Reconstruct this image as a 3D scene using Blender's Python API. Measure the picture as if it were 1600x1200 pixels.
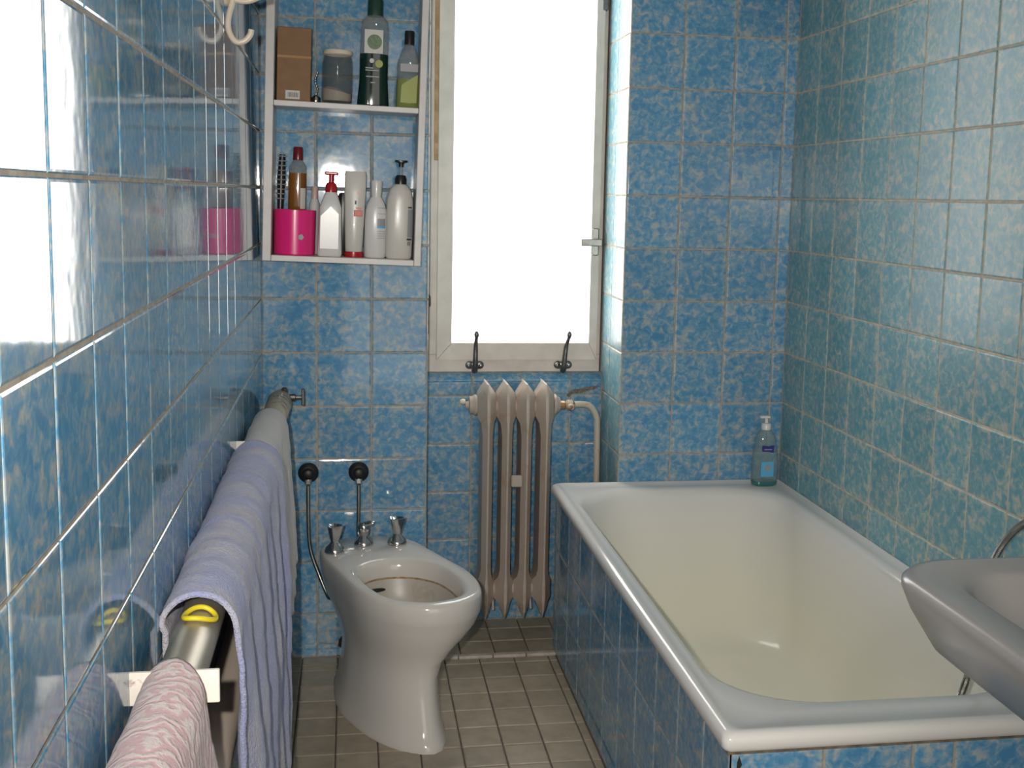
import bpy, bmesh, math, random
from mathutils import Vector, Matrix, noise, Euler
random.seed(7)
PI = math.pi
scene = bpy.context.scene
col = scene.collection
for o in list(bpy.data.objects):
    bpy.data.objects.remove(o)

# ------------------------------------------------------------------ camera
CAM = Vector((0.2408, -3.2411, 1.3199))
def make_camera():
    pitch, yaw, roll = 0.1314, 0.1641, 0.0213
    fw = Vector((math.sin(yaw)*math.cos(pitch), math.cos(yaw)*math.cos(pitch), -math.sin(pitch)))
    rt = Vector((math.cos(yaw), -math.sin(yaw), 0))
    up = rt.cross(fw)
    c, s = math.cos(roll), math.sin(roll)
    r2 = c*rt + s*up
    u2 = -s*rt + c*up
    cam = bpy.data.cameras.new('camera')
    cam.sensor_fit = 'HORIZONTAL'
    cam.sensor_width = 36.0
    cam.lens = 1815.0*36.0/1600.0
    cam.shift_x = -46.3/1600.0
    cam.shift_y = -52.9/1600.0
    cam.clip_start = 0.02
    ob = bpy.data.objects.new('camera', cam)
    col.objects.link(ob)
    m = Matrix((r2, u2, -fw)).transposed().to_4x4()
    m.translation = CAM
    ob.matrix_world = m
    scene.camera = ob
make_camera()

# ------------------------------------------------------------------ light
w = bpy.data.worlds.new('world'); scene.world = w
w.use_nodes = True
bg = w.node_tree.nodes['Background']
bg.inputs[0].default_value = (1.0, 0.94, 0.86, 1)
bg.inputs[1].default_value = 1.25
WINDOW_STRENGTH = 3.0
def flash():
    l = bpy.data.lights.new('camera_flash', 'SPOT')
    l.energy = 72.0
    l.shadow_soft_size = 0.012
    l.spot_size = math.radians(74)
    l.spot_blend = 1.0
    l.color = (1.0, 0.94, 0.86)
    o = bpy.data.objects.new('camera_flash', l)
    o.location = CAM + Vector((-0.07, 0.03, 0.045))
    o.rotation_euler = (math.radians(90-9), 0, math.radians(-10.5))
    col.objects.link(o)
flash()
vs = scene.view_settings
vs.view_transform = 'Standard'; vs.look = 'None'; vs.gamma = 1.0
vs.use_curve_mapping = False
vs.exposure = 0.85

# ------------------------------------------------------------------ helpers
def link(o):
    col.objects.link(o); return o
def empty(name, loc=(0, 0, 0), rot=(0, 0, 0), parent=None):
    o = bpy.data.objects.new(name, None)
    o.empty_display_size = 0.05
    o.location = loc; o.rotation_euler = rot
    link(o)
    if parent: o.parent = parent
    return o
def tag(o, label=None, cat=None, group=None, kind=None):
    if label: o['label'] = label
    if cat: o['category'] = cat
    if group: o['group'] = group
    if kind: o['kind'] = kind
    return o
def mobj(name, verts, faces, mat, parent=None, smooth=False, loc=None):
    me = bpy.data.meshes.new(name)
    me.from_pydata([tuple(v) for v in verts], [], faces)
    me.validate(); me.update()
    bm = bmesh.new(); bm.from_mesh(me)
    bmesh.ops.recalc_face_normals(bm, faces=bm.faces)
    bm.to_mesh(me); bm.free()
    if smooth:
        me.polygons.foreach_set('use_smooth', [True]*len(me.polygons))
        try: me.set_sharp_from_angle(angle=math.radians(smooth if smooth is not True else 50))
        except Exception: pass
    if mat: me.materials.append(mat)
    o = bpy.data.objects.new(name, me)
    link(o)
    if parent: o.parent = parent
    if loc: o.location = loc
    return o
class MB:
    def __init__(s): s.v = []; s.f = []
    def add(s, v, f):
        n = len(s.v); s.v += [Vector(p) for p in v]; s.f += [tuple(i+n for i in q) for q in f]; return s
    def box(s, a, b, bev=0.0, seg=1):
        bm = bmesh.new()
        bmesh.ops.create_cube(bm, size=1)
        c = [(a[i]+b[i])/2 for i in range(3)]; d = [abs(b[i]-a[i]) for i in range(3)]
        for v in bm.verts: v.co = Vector((v.co.x*d[0]+c[0], v.co.y*d[1]+c[1], v.co.z*d[2]+c[2]))
        if bev: bmesh.ops.bevel(bm, geom=list(bm.edges), offset=bev, segments=seg, affect='EDGES', profile=0.5)
        bm.verts.index_update()
        r = s.add([v.co.copy() for v in bm.verts], [tuple(v.index for v in f.verts) for f in bm.faces])
        bm.free(); return r
    def loft(s, secs, cap0=True, cap1=True, closed=False):
        n = len(secs[0]); v = [p for q in secs for p in q]; f = []
        m = len(secs)
        for i in range(m if closed else m-1):
            j = (i+1) % m
            for k in range(n):
                l = (k+1) % n
                f.append((i*n+k, i*n+l, j*n+l, j*n+k))
        if not closed:
            if cap0: f.append(tuple(range(n))[::-1])
            if cap1: f.append(tuple((m-1)*n+k for k in range(n)))
        return s.add(v, f)
    def lathe(s, prof, c=(0, 0, 0), seg=24, axis='Z', sx=1.0, sy=1.0, cap0=True, cap1=True):
        secs = []
        for r, z in prof:
            q = []
            for k in range(seg):
                a = 2*PI*k/seg
                x, y = r*math.cos(a)*sx, r*math.sin(a)*sy
                p = {'Z': (x, y, z), 'Y': (x, z, y), 'X': (z, x, y)}[axis]
                q.append(Vector(p)+Vector(c))
            secs.append(q)
        return s.loft(secs, cap0, cap1)
    def tube(s, pts, r, seg=10, cap=True):
        pts = [Vector(p) for p in pts]
        rs = r if isinstance(r, (list, tuple)) else [r]*len(pts)
        t0 = (pts[1]-pts[0]).normalized()
        ref = Vector((0, 0, 1)) if abs(t0.z) < 0.9 else Vector((1, 0, 0))
        u = t0.cross(ref).normalized()
        secs = []
        for i, p in enumerate(pts):
            t = (pts[min(i+1, len(pts)-1)]-pts[max(i-1, 0)]).normalized()
            u = (u - t*u.dot(t)).normalized()
            b = t.cross(u)
            secs.append([p+(u*math.cos(2*PI*k/seg)+b*math.sin(2*PI*k/seg))*rs[i] for k in range(seg)])
        return s.loft(secs, cap, cap)
    def prism(s, pts, o, ex):
        n = len(pts); ex = Vector(ex)
        v = [Vector(p)+Vector(o) for p in pts]; v += [p+ex for p in v]
        f = [tuple(range(n))[::-1], tuple(range(n, 2*n))]
        f += [(k, (k+1) % n, n+(k+1) % n, n+k) for k in range(n)]
        return s.add(v, f)
    def build(s, name, mat, parent=None, smooth=False, loc=None):
        return mobj(name, s.v, s.f, mat, parent, smooth, loc)
def catmull(pts, n, closed=True):
    P = [Vector(p) for p in pts]; m = len(P); out = []
    segs = m if closed else m-1
    per = max(1, n//segs)
    for i in range(segs):
        if closed: a, b, c, d = P[i-1], P[i], P[(i+1) % m], P[(i+2) % m]
        else: a, b, c, d = P[max(i-1, 0)], P[i], P[i+1], P[min(i+2, m-1)]
        for k in range(per):
            t = k/per
            out.append(0.5*((2*b)+(c-a)*t+(2*a-5*b+4*c-d)*t*t+(3*b-a-3*c+d)*t**3))
    if not closed: out.append(P[-1])
    return out
def rrect(x0, x1, y0, y1, r, z, n=8):
    out = []
    for cx, cy, a0 in ((x1-r, y1-r, 0), (x0+r, y1-r, 90), (x0+r, y0+r, 180), (x1-r, y0+r, 270)):
        for k in range(n+1):
            a = math.radians(a0+90*k/n)
            out.append(Vector((cx+r*math.cos(a), cy+r*math.sin(a), z)))
    return out
def sell(w, d, z, e=2.6, n=28, cx=0, cy=0):
    out = []
    for k in range(n):
        a = 2*PI*k/n; c, s_ = math.cos(a), math.sin(a)
        out.append(Vector((cx+math.copysign(abs(c)**(2/e), c)*w/2, cy+math.copysign(abs(s_)**(2/e), s_)*d/2, z)))
    return out

# ------------------------------------------------------------------ materials
def mat(name):
    m = bpy.data.materials.new(name); m.use_nodes = True
    return m, m.node_tree, m.node_tree.nodes['Principled BSDF']
def N(nt, t, **kw):
    n = nt.nodes.new(t)
    for k, v in kw.items(): setattr(n, k, v)
    return n
def setin(n, **kw):
    for k, v in kw.items(): n.inputs[k.replace('_', ' ')].default_value = v
def ramp(nt, src, stops):
    r = N(nt, 'ShaderNodeValToRGB')
    e = r.color_ramp.elements
    while len(e) > 1: e.remove(e[-1])
    e[0].position = stops[0][0]; e[0].color = (*stops[0][1], 1)
    for p, c in stops[1:]:
        q = e.new(p); q.color = (*c, 1)
    nt.links.new(src, r.inputs[0])
    return r.outputs[0]
def noise_n(nt, vec, scale, detail=3, rough=0.55, dist=0.0):
    n = N(nt, 'ShaderNodeTexNoise')
    n.inputs['Scale'].default_value = scale; n.inputs['Detail'].default_value = detail
    n.inputs['Roughness'].default_value = rough; n.inputs['Distortion'].default_value = dist
    if vec: nt.links.new(vec, n.inputs['Vector'])
    return n.outputs[0]
def bump(nt, h, b, strength, dist):
    n = N(nt, 'ShaderNodeBump')
    n.inputs['Strength'].default_value = strength; n.inputs['Distance'].default_value = dist
    nt.links.new(h, n.inputs['Height']); nt.links.new(n.outputs[0], b.inputs['Normal'])
def simple(name, c, rough=0.5, metal=0.0, spec=0.5, var=0.0, vscale=20, bmp=0.0, bscale=60, coat=0.0, **kw):
    m, nt, b = mat(name)
    setin(b, Roughness=rough, Metallic=metal)
    b.inputs['Base Color'].default_value = (*c, 1)
    b.inputs['Specular IOR Level'].default_value = spec
    b.inputs['Coat Weight'].default_value = coat
    b.inputs['Coat Roughness'].default_value = 0.05
    tc = N(nt, 'ShaderNodeTexCoord').outputs['Object']
    if var:
        h = noise_n(nt, tc, vscale, 4)
        lo = tuple(max(0, x*(1-var)) for x in c); hi = tuple(min(1, x*(1+var)) for x in c)
        nt.links.new(ramp(nt, h, [(0.3, lo), (0.7, hi)]), b.inputs['Base Color'])
    if bmp:
        bump(nt, noise_n(nt, tc, bscale, 4), b, bmp, 0.002)
    return m
def objvec(nt, amount=37.0):
    tc = N(nt, 'ShaderNodeTexCoord').outputs['Object']
    oi = N(nt, 'ShaderNodeObjectInfo').outputs['Random']
    mu = N(nt, 'ShaderNodeMath', operation='MULTIPLY'); mu.inputs[1].default_value = amount
    nt.links.new(oi, mu.inputs[0])
    cx = N(nt, 'ShaderNodeCombineXYZ')
    nt.links.new(mu.outputs[0], cx.inputs[0]); nt.links.new(mu.outputs[0], cx.inputs[2])
    ad = N(nt, 'ShaderNodeVectorMath', operation='ADD')
    nt.links.new(tc, ad.inputs[0]); nt.links.new(cx.outputs[0], ad.inputs[1])
    return tc, ad.outputs[0], oi
def tile_material(name, deep, mid, pale, rough=0.07, wav=0.25):
    m, nt, b = mat(name)
    tc, v, rnd = objvec(nt)
    n1 = noise_n(nt, v, 56, 4, 0.58, 0.6)
    n2 = noise_n(nt, v, 13, 2, 0.5, 0.0)
    # the printed pattern is paler towards the rim of every tile
    sx = N(nt, 'ShaderNodeSeparateXYZ'); nt.links.new(tc, sx.inputs[0])
    ax = N(nt, 'ShaderNodeMath', operation='ABSOLUTE'); nt.links.new(sx.outputs[0], ax.inputs[0])
    ay = N(nt, 'ShaderNodeMath', operation='ABSOLUTE'); nt.links.new(sx.outputs[1], ay.inputs[0])
    mx = N(nt, 'ShaderNodeMath', operation='MAXIMUM'); nt.links.new(ax.outputs[0], mx.inputs[0]); nt.links.new(ay.outputs[0], mx.inputs[1])
    mr = N(nt, 'ShaderNodeMapRange'); nt.links.new(mx.outputs[0], mr.inputs[0])
    mr.inputs[1].default_value = 0.058; mr.inputs[2].default_value = 0.074; mr.inputs[3].default_value = 0; mr.inputs[4].default_value = 0.075
    ad = N(nt, 'ShaderNodeMath', operation='ADD'); nt.links.new(n1, ad.inputs[0]); nt.links.new(mr.outputs[0], ad.inputs[1])
    n2s = N(nt, 'ShaderNodeMath', operation='MULTIPLY_ADD'); nt.links.new(n2, n2s.inputs[0]); n2s.inputs[1].default_value = 0.25; n2s.inputs[2].default_value = -0.125
    a2 = N(nt, 'ShaderNodeMath', operation='ADD'); nt.links.new(ad.outputs[0], a2.inputs[0]); nt.links.new(n2s.outputs[0], a2.inputs[1])
    c = ramp(nt, a2.outputs[0], [(0.36, deep), (0.48, mid), (0.57, tuple(a*0.62+d*0.38 for a, d in zip(mid, pale))), (0.69, pale)])
    hs = N(nt, 'ShaderNodeHueSaturation'); nt.links.new(c, hs.inputs['Color'])
    vr = N(nt, 'ShaderNodeMapRange'); nt.links.new(rnd, vr.inputs[0]); vr.inputs[3].default_value = 0.9; vr.inputs[4].default_value = 1.08
    nt.links.new(vr.outputs[0], hs.inputs['Value'])
    nt.links.new(hs.outputs[0], b.inputs['Base Color'])
    setin(b, Roughness=rough)
    b.inputs['Specular IOR Level'].default_value = 0.5
    if wav: bump(nt, noise_n(nt, v, 16, 2, 0.5), b, wav, 0.0012)
    return m
M = {}
M['tile'] = tile_material('glazed_blue_tile', (0.075, 0.240, 0.435), (0.120, 0.300, 0.470), (0.38, 0.42, 0.42))
M['tile_film'] = tile_material('soap_filmed_blue_tile', (0.110, 0.300, 0.385), (0.160, 0.350, 0.410), (0.47, 0.48, 0.42), 0.34, 0.35)
M['grout'] = simple('grout', (0.38, 0.325, 0.26), 0.9, var=0.25, vscale=40, bmp=0.3)
M['grout_pale'] = simple('pale_grout', (0.56, 0.48, 0.37), 0.9, var=0.2, vscale=40, bmp=0.3)
M['grout_dark'] = simple('floor_grout', (0.13, 0.115, 0.10), 0.95, var=0.3, vscale=30)
def floor_tile_mat():
    m, nt, b = mat('floor_tile_glaze')
    tc, v, rnd = objvec(nt)
    c = ramp(nt, noise_n(nt, v, 22, 4, 0.6), [(0.3, (0.31, 0.255, 0.185)), (0.7, (0.42, 0.35, 0.26))])
    hs = N(nt, 'ShaderNodeHueSaturation'); nt.links.new(c, hs.inputs['Color'])
    vr = N(nt, 'ShaderNodeMapRange'); nt.links.new(rnd, vr.inputs[0]); vr.inputs[3].default_value = 0.86; vr.inputs[4].default_value = 1.1
    nt.links.new(vr.outputs[0], hs.inputs['Value']); nt.links.new(hs.outputs[0], b.inputs['Base Color'])
    setin(b, Roughness=0.38)
    return m
M['floor_tile'] = floor_tile_mat()
M['plaster'] = simple('painted_plaster', (0.72, 0.72, 0.70), 0.9, var=0.05, vscale=3, bmp=0.1)
def enamel_mat():
    m, nt, b = mat('bath_enamel')
    tc = N(nt, 'ShaderNodeTexCoord').outputs['Object']
    sp = N(nt, 'ShaderNodeSeparateXYZ'); nt.links.new(tc, sp.inputs[0])
    n = noise_n(nt, tc, 5, 3)
    ad = N(nt, 'ShaderNodeMath', operation='MULTIPLY_ADD'); nt.links.new(n, ad.inputs[0]); ad.inputs[1].default_value = 0.12; nt.links.new(sp.outputs[2], ad.inputs[2])
    mr = N(nt, 'ShaderNodeMapRange'); nt.links.new(ad.outputs[0], mr.inputs[0])
    mr.inputs[1].default_value = 0.03; mr.inputs[2].default_value = -0.22
    c = ramp(nt, mr.outputs[0], [(0.0, (0.74, 0.715, 0.685)), (0.4, (0.77, 0.735, 0.655)), (1.0, (0.79, 0.75, 0.62))])
    nt.links.new(c, b.inputs['Base Color']); setin(b, Roughness=0.13)
    return m
M['enamel'] = enamel_mat()
M['porcelain_grey'] = simple('grey_porcelain', (0.37, 0.345, 0.335), 0.24, var=0.03, vscale=8)
M['white_paint'] = simple('old_white_paint', (0.66, 0.585, 0.525), 0.42, var=0.10, vscale=14, bmp=0.15, bscale=90)
M['cab_white'] = simple('cabinet_white', (0.60, 0.57, 0.55), 0.38, var=0.08, vscale=18)
M['bare_wood'] = simple('bare_wood', (0.50, 0.32, 0.17), 0.7, var=0.3, vscale=30)
M['chrome'] = simple('chrome', (0.62, 0.60, 0.58), 0.16, 1.0, var=0.08, vscale=30)
M['steel'] = simple('worn_steel', (0.36, 0.35, 0.32), 0.34, 1.0, var=0.2, vscale=40)
M['iron'] = simple('dark_iron', (0.17, 0.16, 0.155), 0.35, 0.9, var=0.3, vscale=60)
M['black'] = simple('black_rubber', (0.013, 0.012, 0.012), 0.45)
M['blackp'] = simple('black_plastic', (0.015, 0.015, 0.016), 0.3)
M['pipe_paint'] = None
def stained(name, base, stain, scale, lo, hi, rough=0.5, metal=0.0, zr=None):
    m, nt, b = mat(name)
    tc = N(nt, 'ShaderNodeTexCoord').outputs['Object']
    n = noise_n(nt, tc, scale, 5, 0.65, 0.4)
    c = ramp(nt, n, [(lo, base), (hi, stain)])
    nt.links.new(c, b.inputs['Base Color'])
    setin(b, Roughness=rough, Metallic=metal)
    bump(nt, noise_n(nt, tc, scale*3, 3), b, 0.03, 0.002)
    return m
M['radiator'] = stained('radiator_enamel', (0.47, 0.40, 0.345), (0.42, 0.26, 0.16), 22, 0.55, 0.78, 0.45)
M['rad_pipe'] = stained('pipe_enamel', (0.50, 0.45, 0.37), (0.26, 0.15, 0.08), 30, 0.58, 0.80, 0.45)
M['rail'] = stained('aged_metal_paint', (0.42, 0.375, 0.30), (0.20, 0.11, 0.07), 26, 0.62, 0.78, 0.40, 0.6)
M['rail_end'] = stained('rusty_paint', (0.47, 0.39, 0.28), (0.12, 0.055, 0.035), 34, 0.52, 0.66, 0.5)
M['bracket'] = stained('bracket_paint', (0.80, 0.74, 0.66), (0.38, 0.25, 0.18), 50, 0.62, 0.72, 0.5)
M['brass'] = simple('rusty_brass', (0.42, 0.24, 0.13), 0.4, 0.8, var=0.3, vscale=60)
M['cream'] = simple('cream_plastic', (0.72, 0.62, 0.50), 0.3)
M['yellow'] = simple('yellow_elastic', (0.72, 0.58, 0.02), 0.45)
M['pink_plastic'] = simple('magenta_plastic', (0.80, 0.02, 0.21), 0.22, coat=0.3)
M['white_plastic'] = simple('white_plastic', (0.66, 0.65, 0.64), 0.25, coat=0.2)
M['ivory_plastic'] = simple('ivory_plastic', (0.62, 0.59, 0.55), 0.28, coat=0.2)
M['red'] = simple('red_plastic', (0.40, 0.012, 0.018), 0.25)
M['darkred'] = simple('dark_red_plastic', (0.16, 0.012, 0.015), 0.25)
M['card'] = simple('brown_cardboard', (0.20, 0.095, 0.025), 0.55, var=0.12, vscale=30)
M['paper'] = simple('white_paper', (0.62, 0.60, 0.57), 0.6)
M['ink'] = simple('dark_ink', (0.03, 0.03, 0.035), 0.5)
M['bluelabel'] = simple('blue_label', (0.05, 0.22, 0.55), 0.4)
M['skylabel'] = simple('sky_label', (0.10, 0.42, 0.70), 0.4)
M['navylabel'] = simple('navy_label', (0.03, 0.03, 0.22), 0.4)
M['redlabel'] = simple('red_label', (0.55, 0.06, 0.03), 0.4)
M['greylabel'] = simple('grey_label', (0.30, 0.31, 0.33), 0.4)
M['limelabel'] = simple('lime_label', (0.27, 0.31, 0.02), 0.4)
M['greenlabel'] = simple('green_leaf_label', (0.07, 0.14, 0.06), 0.4, var=0.5, vscale=120)
M['darkgreen'] = simple('dark_green_liquid', (0.004, 0.022, 0.014), 0.08)
M['greencap'] = simple('green_cap', (0.008, 0.045, 0.028), 0.3)
M['amber'] = simple('amber_liquid', (0.20, 0.075, 0.010), 0.08)
M['limeliq'] = simple('lime_liquid', (0.21, 0.25, 0.07), 0.1)
M['powder'] = simple('white_powder', (0.72, 0.60, 0.53), 0.9, bmp=0.3, bscale=200)
def glass_mat(name, c, alpha):
    m, nt, b = mat(name)
    b.inputs['Base Color'].default_value = (*c, 1)
    setin(b, Roughness=0.06)
    tr = N(nt, 'ShaderNodeBsdfTransparent'); tr.inputs[0].default_value = (*[0.75+0.25*x for x in c], 1)
    mx = N(nt, 'ShaderNodeMixShader'); mx.inputs[0].default_value = alpha
    nt.links.new(tr.outputs[0], mx.inputs[1]); nt.links.new(b.outputs[0], mx.inputs[2])
    nt.links.new(mx.outputs[0], nt.nodes['Material Output'].inputs[0])
    return m
M['clear'] = glass_mat('clear_plastic', (0.45, 0.48, 0.47), 0.22)
M['glassjar'] = glass_mat('jar_glass', (0.40, 0.41, 0.39), 0.09)
M['soapclear'] = glass_mat('soap_plastic', (0.42, 0.55, 0.56), 0.24)
M['soapliq'] = simple('teal_liquid', (0.03, 0.16, 0.17), 0.1)
def pane_mat():
    m, nt, b = mat('frosted_daylit_pane')
    b.inputs['Base Color'].default_value = (0.9, 0.9, 0.9, 1)
    setin(b, Roughness=0.4)
    b.inputs['Emission Color'].default_value = (1.0, 0.975, 0.94, 1)
    b.inputs['Emission Strength'].default_value = WINDOW_STRENGTH
    return m
M['pane'] = pane_mat()
def towel_mat(name, c1, c2, scale=9, loop=260):
    m, nt, b = mat(name)
    tc = N(nt, 'ShaderNodeTexCoord').outputs['Object']
    mp = N(nt, 'ShaderNodeMapping'); nt.links.new(tc, mp.inputs[0]); mp.inputs['Scale'].default_value = (0.8, 1.6, 0.35)
    big = noise_n(nt, mp.outputs[0], scale, 3, 0.55, 0.6)
    fine = noise_n(nt, tc, 90, 3, 0.6)
    ad = N(nt, 'ShaderNodeMath', operation='MULTIPLY_ADD'); nt.links.new(fine, ad.inputs[0]); ad.inputs[1].default_value = 0.25; nt.links.new(big, ad.inputs[2])
    c = ramp(nt, ad.outputs[0], [(0.55, c1), (0.78, c2)])
    nt.links.new(c, b.inputs['Base Color'])
    setin(b, Roughness=0.95)
    b.inputs['Specular IOR Level'].default_value = 0.1
    b.inputs['Sheen Weight'].default_value = 0.3
    b.inputs['Sheen Roughness'].default_value = 0.5
    bump(nt, noise_n(nt, tc, loop, 2, 0.7), b, 1.0, 0.004)
    return m
M['towel_lav'] = towel_mat('lavender_terry', (0.33, 0.36, 0.58), (0.47, 0.46, 0.52), 8)
M['towel_grey'] = towel_mat('pale_grey_terry', (0.54, 0.52, 0.50), (0.50, 0.50, 0.53), 10)
def towel_pink():
    m, nt, b = mat('pink_terry')
    tc = N(nt, 'ShaderNodeTexCoord').outputs['Object']
    wv = N(nt, 'ShaderNodeTexWave', wave_type='RINGS', rings_direction='SPHERICAL')
    wv.inputs['Scale'].default_value = 13; wv.inputs['Distortion'].default_value = 14; wv.inputs['Detail'].default_value = 3
    wv.inputs['Detail Scale'].default_value = 2.2
    nt.links.new(tc, wv.inputs[0])
    c = ramp(nt, wv.outputs['Fac'], [(0.25, (0.60, 0.385, 0.41)), (0.6, (0.64, 0.475, 0.49)), (0.9, (0.68, 0.58, 0.57))])
    nt.links.new(c, b.inputs['Base Color']); setin(b, Roughness=0.95)
    b.inputs['Specular IOR Level'].default_value = 0.1
    b.inputs['Sheen Weight'].default_value = 0.3
    n = noise_n(nt, tc, 420, 2, 0.7)
    ad = N(nt, 'ShaderNodeMath', operation='ADD'); nt.links.new(n, ad.inputs[0]); nt.links.new(wv.outputs['Fac'], ad.inputs[1])
    bump(nt, ad.outputs[0], b, 0.5, 0.003)
    return m
M['towel_pink'] = towel_pink()
def bidet_mat():
    m, nt, b = mat('bidet_porcelain')
    tc = N(nt, 'ShaderNodeTexCoord').outputs['Object']
    sp = N(nt, 'ShaderNodeSeparateXYZ'); nt.links.new(tc, sp.inputs[0])
    n = noise_n(nt, tc, 30, 4, 0.6)
    ad = N(nt, 'ShaderNodeMath', operation='MULTIPLY_ADD'); nt.links.new(n, ad.inputs[0]); ad.inputs[1].default_value = 0.012; nt.links.new(sp.outputs[2], ad.inputs[2])
    setin(b, Roughness=0.10)
    b.inputs['Base Color'].default_value = (0.60, 0.565, 0.53, 1)
    return m
M['bidet'] = bidet_mat()
M['scale'] = stained('limescale_stain', (0.47, 0.43, 0.38), (0.36, 0.29, 0.21), 26, 0.55, 0.85, 0.35)
M['brown_stain'] = stained('brown_waterline', (0.40, 0.30, 0.19), (0.25, 0.13, 0.05), 60, 0.4, 0.65, 0.5)
M['hole'] = simple('dark_hole', (0.02, 0.018, 0.014), 0.9)

# ------------------------------------------------------------------ room constants
X1 = 1.505            # right wall
NX0, NX1 = 0.452, 1.012   # window niche
ND = 0.245            # niche depth
YF = -4.6             # unseen wall behind the camera, set back to suit the doorway light
ZC = 2.55             # ceiling
ROW = 1.3286          # a horizontal joint on the walls
T = 0.15
G = 0.0034            # joint width
ZT = ROW+5*T          # top of the tiling
_tiles = {}
def tile_mesh(wd, ht, mt, bev=0.0036):
    key = (round(wd, 3), round(ht, 3), mt.name)
    if key in _tiles: return _tiles[key]
    v = []; f = []
    for off, z in ((0, -0.006), (0, -0.0016), (bev*0.4, -0.0005), (bev, 0)):
        for sx, sy in ((-1, -1), (1, -1), (1, 1), (-1, 1)):
            v.append((sx*(wd/2-off), sy*(ht/2-off), z))
    for i in range(3):
        for k in range(4):
            l = (k+1) % 4
            f.append((i*4+k, i*4+l, i*4+4+l, i*4+4+k))
    f.append((12, 13, 14, 15))
    me = bpy.data.meshes.new('tile'); me.from_pydata(v, [], f); me.materials.append(mt); me.update()
    _tiles[key] = me
    return me
def tile_at(parent, c, X, Y, wd, ht, mt, name='tile', tilt=0.0032, proud=0.0004):
    X = Vector(X); Y = Vector(Y); Z = X.cross(Y)
    o = bpy.data.objects.new(name, tile_mesh(wd-G, ht-G, mt))
    m = Matrix((X, Y, Z)).transposed()
    m = m @ Euler((random.gauss(0, tilt*0.45), random.gauss(0, tilt*0.45), 0)).to_matrix()
    m = m.to_4x4(); m.translation = Vector(c)+Z*(0.0015+random.uniform(0, proud))
    o.matrix_world = m
    link(o); o.parent = parent
    return o
def cuts(a, b, start, step):
    """tile joints between a and b, on the grid start + k*step"""
    k0 = math.ceil((a-start)/step-1e-6)
    out = [a]
    x = start+k0*step
    while x < b-1e-4:
        if x-out[-1] > 0.012: out.append(x)
        x += step
    if b-out[-1] < 0.012: out[-1] = b
    else: out.append(b)
    return out
def tile_wall(parent, fn, X, Y, us, vs, mt=None, skip=None):
    mt = mt or M['tile']
    for i in range(len(us)-1):
        for j in range(len(vs)-1):
            u0, u1, v0, v1 = us[i], us[i+1], vs[j], vs[j+1]
            uc, vc = (u0+u1)/2, (v0+v1)/2
            if skip and skip(uc, vc): continue
            tile_at(parent, fn(uc, vc), X, Y, u1-u0, v1-v0, mt)
def tile_stuff(parent, name, fn, X, Y, us, vs, mt):
    X = Vector(X); Y = Vector(Y); Z = X.cross(Y)
    mb = MB()
    for i in range(len(us)-1):
        for j in range(len(vs)-1):
            wd, ht = us[i+1]-us[i]-G, vs[j+1]-vs[j]-G
            me = tile_mesh(wd, ht, mt)
            c = Vector(fn((us[i]+us[i+1])/2, (vs[j]+vs[j+1])/2))+Z*0.0016
            mb.add([c+X*p.co.x+Y*p.co.y+Z*p.co.z for p in me.vertices], [tuple(p.vertices) for p in me.polygons])
    o = mb.build(name, mt, parent)
    o['kind'] = 'stuff'
    return o
def slab(name, a, b, m, parent=None, kind='structure', label=None):
    o = MB().box(a, b).build(name, m, parent)
    if kind and not parent: tag(o, label, None, None, kind)
    return o

# ------------------------------------------------------------------ room shell
UP = (0, 0, 1)
zrows = cuts(0.0, ZT, ROW-10*T, T)
def structure(name, a, b, m, label, cat):
    return tag(slab(name, a, b, m), label, cat, None, 'structure')
# floor
floor = structure('floor', (-0.1, YF-0.1, -0.1), (X1+0.1, ND+0.2, -0.0045), M['grout_dark'], 'beige square tiled bathroom floor with dark joints', 'floor')
fx = cuts(0.0, 0.828, 0.004, 0.1)
fy = cuts(-2.3, -0.062, 0.0, 0.1)
tile_wall(floor, lambda u, v: (u, v, -0.001), (1, 0, 0), (0, 1, 0), fx, fy, M['floor_tile'])
nx = cuts(NX0, NX1, 0.055, 0.1); ny = cuts(-0.036, ND, 0.064, 0.1)
tile_wall(floor, lambda u, v: (u, v, -0.001), (1, 0, 0), (0, 1, 0), nx, ny, M['floor_tile'])
nx2 = cuts(0.0, NX0, 0.004, 0.1)
tile_wall(floor, lambda u, v: (u, v, -0.001), (1, 0, 0), (0, 1, 0), nx2, [-0.06, 0.0], M['floor_tile'])
tile_stuff(floor, 'floor_tiling', lambda u, v: (u, v, -0.001), (1, 0, 0), (0, 1, 0), cuts(0, X1, 0.004, 0.1), cuts(YF, -2.3, 0, 0.1), M['floor_tile'])
tile_stuff(floor, 'floor_tiling', lambda u, v: (u, v, -0.001), (1, 0, 0), (0, 1, 0), cuts(0.828, X1, 0.004, 0.1), cuts(-2.3, -1.62, 0, 0.1), M['floor_tile'])
th = MB()
xs = [NX0+0.002, 0.545, 0.645, 0.742, 0.83]
for i in range(4):
    th.box((xs[i]+0.001, -0.060, -0.004), (xs[i+1]-0.001, -0.040, 0.006), 0.002)
th.build('threshold_strip', simple('pale_threshold', (0.50, 0.44, 0.38), 0.6, var=0.2, vscale=40), floor)

ceiling = structure('ceiling', (-0.1, YF-0.1, ZC), (X1+0.1, ND+0.2, ZC+0.1), M['plaster'], 'white painted ceiling above the blue tiles', 'ceiling')
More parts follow.
